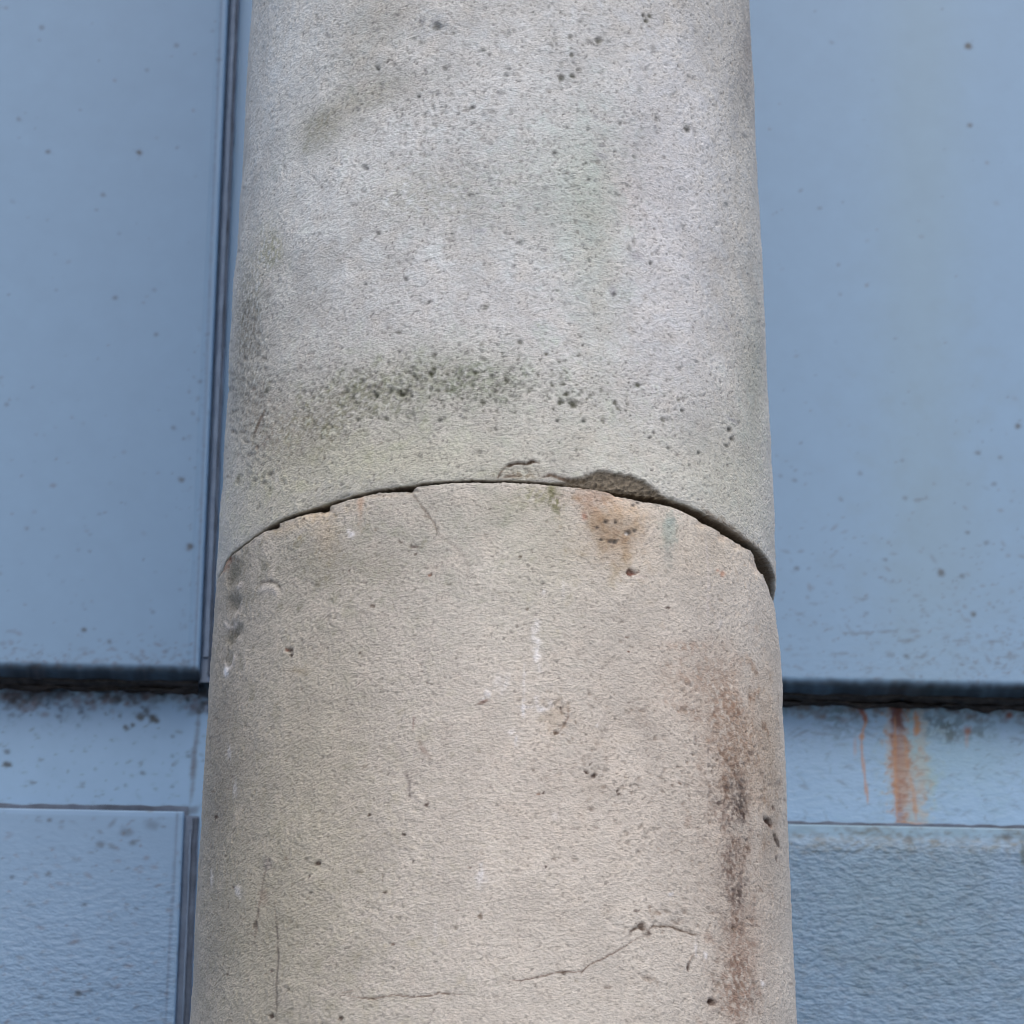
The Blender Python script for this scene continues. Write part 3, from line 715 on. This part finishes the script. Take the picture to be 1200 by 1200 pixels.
def paint_lower(s):
    s.C[:] = np.array([0.586, 0.556, 0.500])
    s.C *= (1+0.030*s.n3+0.025*s.n4)[..., None]
    s.C *= 1+0.006*s.nb[..., None]*np.array([1, 0, -1])
    F_ = s.film
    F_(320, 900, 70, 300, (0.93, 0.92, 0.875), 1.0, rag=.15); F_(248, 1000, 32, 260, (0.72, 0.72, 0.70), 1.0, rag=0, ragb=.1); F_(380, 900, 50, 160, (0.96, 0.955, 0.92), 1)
    F_(300, 1100, 60, 120, (0.95, 0.95, 0.90), 1); F_(260, 860, 18, 120, (.9, .88, .86), 1)
    F_(420, 640, 90, 50, (0.90, 0.91, 0.90), 1.0, rag=.15); F_(370, 655, 40, 22, (0.84, 0.85, 0.83), 1.0); F_(440, 668, 26, 12, (0.88, 0.88, 0.86), 1.0)
    F_(540, 600, 70, 28, (0.97, 0.99, 0.98), 1.0); F_(600, 700, 80, 60, (.98, 1.0, 1.0), 1)
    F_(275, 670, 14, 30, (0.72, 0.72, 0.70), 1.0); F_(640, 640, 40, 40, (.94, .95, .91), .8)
    # pale fresh edge left, below the joint
    for x, y, rx, ry in ((345, 613, 22, 6), (330, 622, 14, 4), (365, 606, 20, 6), (380, 618, 10, 18), (415, 592, 10, 7)):
        s.film(x, y, rx, ry, (1.09, 1.05, 1.0), .9, rot=-.35)
    s.spot(422, 597, 3.0, 15, (0.52, 0.40, 0.30), .38, rag=.3); s.spot(422, 589, 3, 7, (0.5, 0.30, 0.2), .4)
    s.film(382, 632, 9, 20, (1.03, .98, .93), .9)
    # moss and rust below the joint right of centre
    F_(600, 592, 22, 10, (0.84, 0.86, 0.80), 1.0, grain=.4); F_(628, 580, 14, 8, (.78, .79, .68), 1, grain=.6)
    F_(652, 588, 7, 12, (0.42, 0.44, 0.30), 1.0, rag=.4, grain=.6, rot=-.3); F_(646, 573, 4, 6, (0.5, 0.52, 0.36), 1.0)
    F_(695, 580, 20, 9, (0.88, 0.76, 0.70), 1.0, rag=.3); F_(690, 595, 8, 8, (.86, .74, .66), 1)
    F_(718, 618, 24, 26, (0.80, 0.71, 0.62), 1.0, rag=.35, ragb=.4, grain=.3); F_(722, 632, 20, 14, (0.84, 0.76, 0.68), 1.0); F_(700, 612, 9, 9, (0.84, 0.76, 0.68), 1.0)
    F_(733, 650, 3, 14, (.93, .86, .76), .8); F_(742, 600, 26, 9, (1.12, 1.08, 1.03), 1); F_(728, 590, 10, 8, (1.16, 1.12, 1.08), 1)
    for x, y, r in ((715, 634, 2.6), (721, 635, 2.8), (710, 611, 2.4), (737, 624, 3.2), (744, 622, 2), (722, 612, 2), (748, 589, 2.2), (742, 592, 2), (700, 618, 2), (705, 632, 1.8)):
        s.spot(x, y, r, r*.8, (0.06, 0.06, 0.06), .85, depth=.7*r)
    s.spot(735, 625, 1.6, 1.3, (.7, .7, .68), .8); s.spot(685, 605, 2.4, 4, (0.38, 0.17, 0.10), .7)
    # teal paint mark
    s.spot(784, 622, 7, 17, (0.30, 0.42, 0.40), .55, rag=.35); s.spot(785, 612, 8, 4, (0.33, 0.43, 0.42), .4, rag=.3); s.spot(783, 650, 6, 16, (0.36, 0.38, 0.37), .45, rag=.4)
    # buff tint towards the right arris
    F_(830, 640, 60, 30, (1.05, 1.02, .97), 1); s.spot(847, 672, 2.2, 3, (0.5, 0.22, 0.12), .6); s.spot(842, 668, 1.5, 1.5, (0.5, 0.22, 0.12), .5)
    # brown vertical stain on the right
    BRN = (0.81, 0.74, 0.70)
    F_(846, 800, 20, 34, BRN, 1.0, rag=.3, ragb=.4, grain=.35); F_(806, 757, 20, 4, (.86, .78, .74), 1, grain=.4); F_(857, 850, 24, 40, (.80, .72, .67), 1.0, rag=.3, grain=.35)
    F_(870, 890, 20, 44, (.80, .72, .66), 1.0, rag=.3, grain=.4); F_(900, 860, 14, 70, (.9, .84, .78), 1)
    F_(800, 800, 26, 30, (.92, .87, .84), 1, grain=.4)
    F_(864, 935, 9, 26, (.60, .57, .56), 1.0, rag=.45, grain=.7); F_(868, 944, 4, 12, (.45, .43, .43), 1.0, rag=.4, grain=.6); F_(850, 955, 16, 10, (.7, .64, .62), 1, grain=.8)
    F_(862, 1040, 10, 34, (.68, .64, .62), 1.0, rag=.45, grain=.6); F_(866, 1051, 5, 8, (.5, .5, .52), 1.0, grain=.5); F_(856, 1010, 10, 12, (.62, .56, .54), 1, grain=.7)
    F_(868, 1120, 15, 60, (.76, .66, .62), 1.0, rag=.3, grain=.3); F_(862, 1165, 18, 30, (.72, .64, .60), 1, grain=.5); F_(850, 1000, 32, 90, (.92, .89, .87), 1)
    F_(905, 930, 8, 60, (.84, .80, .76), 1, grain=.5); F_(896, 1060, 20, 120, (.93, .9, .88), 1)
    F_(700, 900, 140, 110, (1.02, 1.0, .99), 1)
    def many(n, cx, cy, rx, ry, cols, k, smin, smax, depth=0.3, pw=3.5, rot=.45):
        n = int(n*1.2); smin *= 0.8; smax *= 0.9
        q = np.random.default_rng(int(cx*7+cy))
        for _ in range(n):
            px, py = cx+rx*q.standard_normal(), cy+ry*q.standard_normal()
            if py < 575 or py > 1205 or px < 232 or px > 930: continue
            r = smin+(smax-smin)*q.random()**pw
            s.spot(px, py, r*(1+0.9*q.random()), r, cols[q.integers(len(cols))], k*(0.35+0.65*q.random()), depth*r, rot=rot+0.4*q.standard_normal(), rag=.2)
    BR = ((0.15, 0.10, 0.065), (0.18, 0.13, 0.09), (0.13, 0.10, 0.08), (0.20, 0.14, 0.10))
    many(700, 580, 900, 220, 220, BR, .40, .7, 1.8)
    many(420, 760, 930, 70, 60, BR, .5, .8, 2.1, .5)
    many(170, 720, 880, 60, 40, BR, .45, .8, 2.0, .5)
    many(300, 850, 900, 26, 70, ((0.13, 0.095, 0.08), (0.16, 0.115, 0.09)), .45, .8, 2.0, .3)
    many(130, 864, 938, 10, 24, ((0.06, 0.052, 0.055),), .6, .8, 2.2, .3)
    many(90, 862, 1038, 9, 26, ((0.07, 0.06, 0.065),), .5, .8, 2.0, .3)
    many(140, 860, 1150, 20, 40, BR, .6, .8, 2.4, .4)
    many(240, 330, 950, 60, 160, ((0.12, 0.11, 0.085), (0.15, 0.125, 0.10)), .45, .8, 2.0, .3)
    many(120, 550, 760, 200, 100, BR, .5, .8, 1.9, .4)
    many(80, 560, 645, 160, 40, ((0.12, 0.10, 0.08),), .5, .8, 1.8, .4)
    many(60, 770, 1080, 40, 14, BR, .6, .8, 2.2, .6)
    # single marks
    def pit(x, y, rx, ry=None, depth=2.0, rot=0, col=(0.07, 0.04, 0.03), k=.95, sharp=2.5):
        s.spot(x, y, rx*0.82, (ry or rx)*0.78, col, k*0.92, depth=depth*0.65, rot=rot, sharp=sharp, rag=.4)
    pit(740, 671, 6.4, 3.7, 3.2, .25, (0.07, 0.022, 0.014)); s.spot(741, 673, 3, 1.3, (0.22, 0.07, 0.04), .6); s.spot(751, 676, 5, 1.5, (.7, .62, .57), .6)
    pit(340, 762, 4, 3, 3); pit(341, 768, 2.2, 3.4, 3); pit(336, 762, 2, 2, 1.5, col=(0.25, 0.12, 0.08)); s.film(348, 786, 8, 2.6, (.85, .8, .72), 1)
    pit(487, 640, 4.4, 2, 2, .1); pit(487, 649, 2, 1.4, 1.5); pit(503, 674, 2.6, 2, 1.2, col=(.22, .10, .06)); pit(436, 710, 4, 2.4, 1, col=(.18, .14, .11)); pit(356, 608, 1.8, 1.8, 1.6)
    pit(409, 669, 1.6, 1.6, 1); pit(421, 765, 1.6, 1.6, 1); pit(420, 801, 1.6, 1.4, 1.5); pit(500, 943, 4, 2.2, 2, -.4); pit(474, 978, 2.6, 1.8, 1.5); pit(432, 955, 2.2, 1.6, 1.5); pit(372, 1012, 3.6, 2.2, 2.4, -.6)
    pit(363, 1027, 1.8, 1.8, 1.5); pit(450, 1046, 2.2, 1.8, 2); pit(431, 1058, 4, 1.2, 1, .5, k=.7); pit(461, 1106, 2.4, 1.6, 1.2, col=(.17, .11, .08)); pit(318, 1191, 3.4, 3, 3); pit(399, 1193, 2.2, 2.2, 2)
    pit(299, 1083, 2, 5, 1.4, .3, (.12, .09, .07), .8); pit(563, 1074, 3, 4, 1.5, 0, (.18, .13, .09), .8); pit(251, 957, 2, 3, 1.5); pit(274, 1040, 1.6, 1.6, 1.5); pit(267, 1142, 1.8, 1.8, 1.5); pit(318, 1138, 2.6, 2.6, 1.4, col=(.15, .11, .09))
    pit(637, 929, 2.4, 1.6, 2); pit(631, 930, 3, 1.2, 1, col=(.25, .14, .09)); pit(551, 1017, 1.6, 1.6, 1.4); pit(484, 1010, 1.4, 1.4, 1)
    pit(687, 904, 3.6, 1.6, 2.2, .4); pit(697, 908, 2.6, 1.8, 2.4); pit(692, 895, 2, 1.2, 1.4); pit(724, 926, 3, 1.6, 1.4, -.8); pit(725, 930, 2.4, 2, 1.2); pit(797, 918, 3.4, 2, 1.6, .6, (.15, .10, .07)); pit(640, 1016, 1.6, 1.6, 1.4)
    pit(617, 714, 2.4, 1.4, 1, col=(.16, .12, .09)); pit(610, 652, 2, 1.8, 1.6, col=(.12, .10, .07)); pit(735, 746, 3, 1.4, 1, col=(.2, .14, .1)); pit(782, 712, 2.4, 1.2, 1.2); pit(737, 763, 2, 1.4, 1, col=(.2, .1, .06))
    # shell-like hollow with white flecks
    win, wt = s.patch(650, 838, 13, 15, 0, 2.0, .35); s.dig(win, wt*np.clip(.8+.3*s.nb[win], 0, 2), 1.8); s.mul(win, wt, (.90, .85, .79), .8)
    pit(652, 858, 4.5, 2.8, 3.2, .1, (.14, .09, .06)); pit(657, 829, 2, 1.8, 1.6); pit(656, 850, 3.4, 1.6, 1.4, -.5, (.22, .16, .12), .6); s.line(((666, 826), (666, 840), (660, 852), (654, 859)), 1.1, (.24, .18, .14), .5, 1.0, wob=.8)
    W = (0.80, 0.80, 0.80)
    for x, y, a, b_, k in ((412, 626, 3, 3, .9), (408, 623, 1.6, 3, .7), (629, 733, 2.5, 6, .55), (630, 752, 3, 4, .8), (629, 770, 2.6, 5, .9), (625, 745, 2, 5, .5), (632, 784, 2, 6, .4), (585, 800, 5, 8, .35), (573, 815, 2.5, 3.5, .85), (567, 820, 2, 2, .6), (614, 796, 1.2, 14, .5), (613, 833, 2, 6, .85), (616, 829, 4, 1.6, .7), (635, 831, 5, 2.4, .8), (628, 820, 2, 5, .4), (645, 825, 3, 3, .5), (600, 858, 5, 2, .5), (605, 866, 1.6, 4, .6), (594, 800, 2, 5, .4), (562, 1029, 4, 8, .5), (565, 1024, 2, 5, .6), (700, 850, 1.5, 2, .5), (786, 1048, 2, 1.6, .95), (827, 1119, 1.6, 2.5, .8), (893, 1153, 1.6, 3, .8), (815, 1112, 1.6, 6, .5), (280, 1045, 3, 5, .5), (248, 1030, 1.2, 8, .4), (274, 925, 1.6, 7, .4), (268, 882, 2, 6, .4), (660, 690, 1.5, 9, .3), (637, 694, 2, 3, .5), (650, 955, 3, 3, .3), (510, 1085, 1.5, 12, .25), (845, 730, 2, 3, .3)):
        s.spot(x, y, a, b_, W, k, depth=-.3, rag=.45, sharp=1.4)
    s.line(((828, 625), (831, 670), (830, 735)), 1.1, (.62, .58, .54), .5)
    # arcs, scratches and hairline cracks
    s.line(((474, 905), (479, 915), (480, 934)), 1.6, (.28, .25, .23), .6, .8, taper=False)
    s.line(((485, 838), (484, 855)), 1.2, (.28, .2, .17), .5); s.spot(496, 879, 3, 7, (.3, .21, .17), .5, rot=-.5)
    s.line(((478, 572), (492, 590), (508, 612), (515, 628)), 1.1, (.22, .18, .14), .45, 1.0, wob=.3); s.line(((515, 628), (535, 642), (549, 660), (547, 678)), 1.3, (.4, .36, .31), .35, .7)
    s.spot(568, 822, 4, 1.6, (.2, .12, .08), .7, rot=-.4); s.spot(563, 824, 6, 1.4, (.22, .14, .1), .5, rot=-.3)
    s.line(((321, 1058), (324, 1085), (326, 1120), (324, 1150), (323, 1198)), .9, (.13, .11, .10), .55, .4); s.line(((315, 1006), (309, 1030), (303, 1070), (297, 1110)), 1.0, (.2, .16, .13), .4); s.spot(314, 1012, 4, 7, (.24, .22, .22), .5); s.spot(309, 1052, 4, 7, (.3, .22, .17), .4)
    s.line(((397, 1166), (420, 1168), (440, 1170), (455, 1166), (485, 1168), (505, 1167), (515, 1164), (545, 1165)), .7, (.20, .14, .10), .75, .8, wob=.6)
    s.line(((398, 1164), (415, 1161)), .9, (.2, .15, .12), .5)
    s.line(((582, 1150), (610, 1149), (640, 1142), (664, 1138), (682, 1138), (691, 1130), (708, 1122), (735, 1107), (750, 1098)), .7, (.18, .13, .10), .75, .8, wob=.5); s.spot(660, 1140, 4, 1.8, (.10, .07, .05), .7)
    s.line(((736, 1093), (745, 1088), (757, 1089)), 1.3, (.10, .07, .05), .85, 1.3); pit(751, 1085, 4.4, 4, 3, 0, (.12, .085, .065)); s.line(((757, 1091), (765, 1085), (785, 1085), (800, 1090), (820, 1096)), 1.0, (.14, .10, .07), .8, 1.0, wob=.5)
    s.line(((757, 1089), (762, 1096)), 1.3, (.12, .08, .06), .7, 1)
    pit(745, 1068, 2.6, 1.6, 1.5); pit(768, 1070, 5, 4, 1.0, .4, (.26, .18, .12), .5); pit(806, 1134, 2.6, 3.4, 2.4, .3); s.line(((806, 1130), (813, 1117)), 1, (.25, .18, .14), .4)
    pit(835, 1175, 6, 4.6, 3.6, .3, (.12, .08, .06)); pit(834, 1172, 3.6, 2.2, 2, .2); pit(760, 1148, 10, 4, 1.4, .3, (.25, .19, .14), .5); pit(712, 1157, 6, 2.5, 1.4, .1, (.22, .17, .13), .5)
    s.spot(900, 962, 4.5, 2.4, (.07, .05, .04), .9, .3 and 2.4, .5); s.line(((896, 960), (903, 966), (904, 970)), 2.0, (.12, .07, .05), .85, 2.0); s.line(((907, 975), (911, 985), (914, 992)), 1.4, (.08, .06, .05), .85, 1.4)
    pit(906, 947, 2, 3, 1.4, 0, (.16, .11, .09)); pit(912, 918, 4, 5, 1.0, 0, (.22, .19, .16), .5); pit(843, 941, 7, 1.6, 1.2, 0, (.10, .07, .06), .8); pit(911, 1006, 1.6, 4, 1, -.2, (.2, .17, .15)); pit(893, 1043, 2, 5, 1, -.5, (.25, .18, .13), .6); pit(884, 1085, 8, 1.3, 1, .1, (.12, .10, .09), .6)
    s.spot(829, 880, 1.2, 5, (.1, .08, .08), .5)
    # dents down the left edge
    for x, y, a, b_, d, k in ((272, 672, 5.5, 13, 3.4, .72), (274, 708, 6, 9, 3.8, .62), (275, 737, 6, 7, 3.4, .62), (270, 748, 5, 7, 3.2, .62), (267, 775, 4, 10, 2.4, .85)):
        win, wt = s.patch(x, y, a, b_, .15, 1.6, .15); s.dig(win, wt, d); s.mul(win, wt, (k, k, k*.95), 1)
    for pts in (((263, 728), (266, 735), (272, 735), (277, 728)), ((262, 775), (265, 788), (270, 782), (276, 765)), ((277, 687), (281, 689), (284, 682))):
        s.line(pts, 1.5, (.66, .62, .57), .65, -1.2)
    s.spot(264, 787, 2.4, 4.5, (.85, .87, .88), .9)
    # pale horseshoe imprint
    s.line(((302, 690), (307, 683), (316, 681), (325, 684), (329, 692)), 1.5, (.17, .15, .12), .5, 1.2); s.line(((303, 696), (309, 690), (318, 689), (325, 694), (323, 698)), 3.2, (.60, .57, .52), .6, -1.0)
    s.line(((284, 700), (277, 714), (272, 732)), 1.2, (.56, .52, .47), .4)
    # reddish broken edge at the far left of the joint
    s.line(((260, 672), (264, 662), (269, 654)), 2.6, (.40, .27, .20), .7, 1.0); s.spot(269, 653, 2.4, 2.4, (.18, .08, .05), .8)
    # nicks in the upper arris
    for x, y, a, b_, d in ((321, 617, 5, 3, 3.2), (381, 598, 5, 3.4, 4.0), (356, 602, 14, 2.5, 1.6), (481, 574.5, 5, 2.8, 3.2), (440, 580, 22, 2, 1.0), (722, 582, 5, 3, 1.5), (822, 614, 5, 4, 2), (848, 628, 5, 4, 2), (870, 640, 7, 3, 1.5), (891, 660, 6, 9, 3)):
        win, wt = s.patch(x, y, a, b_, 0, 1.5, .3); s.dig(win, wt, d); s.mul(win, wt, (1.08, 1.0, .93), .7)

make_drum(True)
make_drum(False)

# mortar core that closes the joint
t = np.linspace(0, 2*math.pi, 96, endpoint=False); zz = np.linspace(ZJ-0.06, ZJ+0.06, 25)
TT, Zc = np.meshgrid(t, zz)
rr = R0-0.036+0.0012*noise(TT.shape, 5, seed=9)
o = new_mesh('mortar_bed', np.stack([rr*np.cos(TT), rr*np.sin(TT), Zc], -1).reshape(-1, 3), grid_faces(25, 96, wrap=True), None, MORTAR, col)
o.location = (0, 0, 0.45)
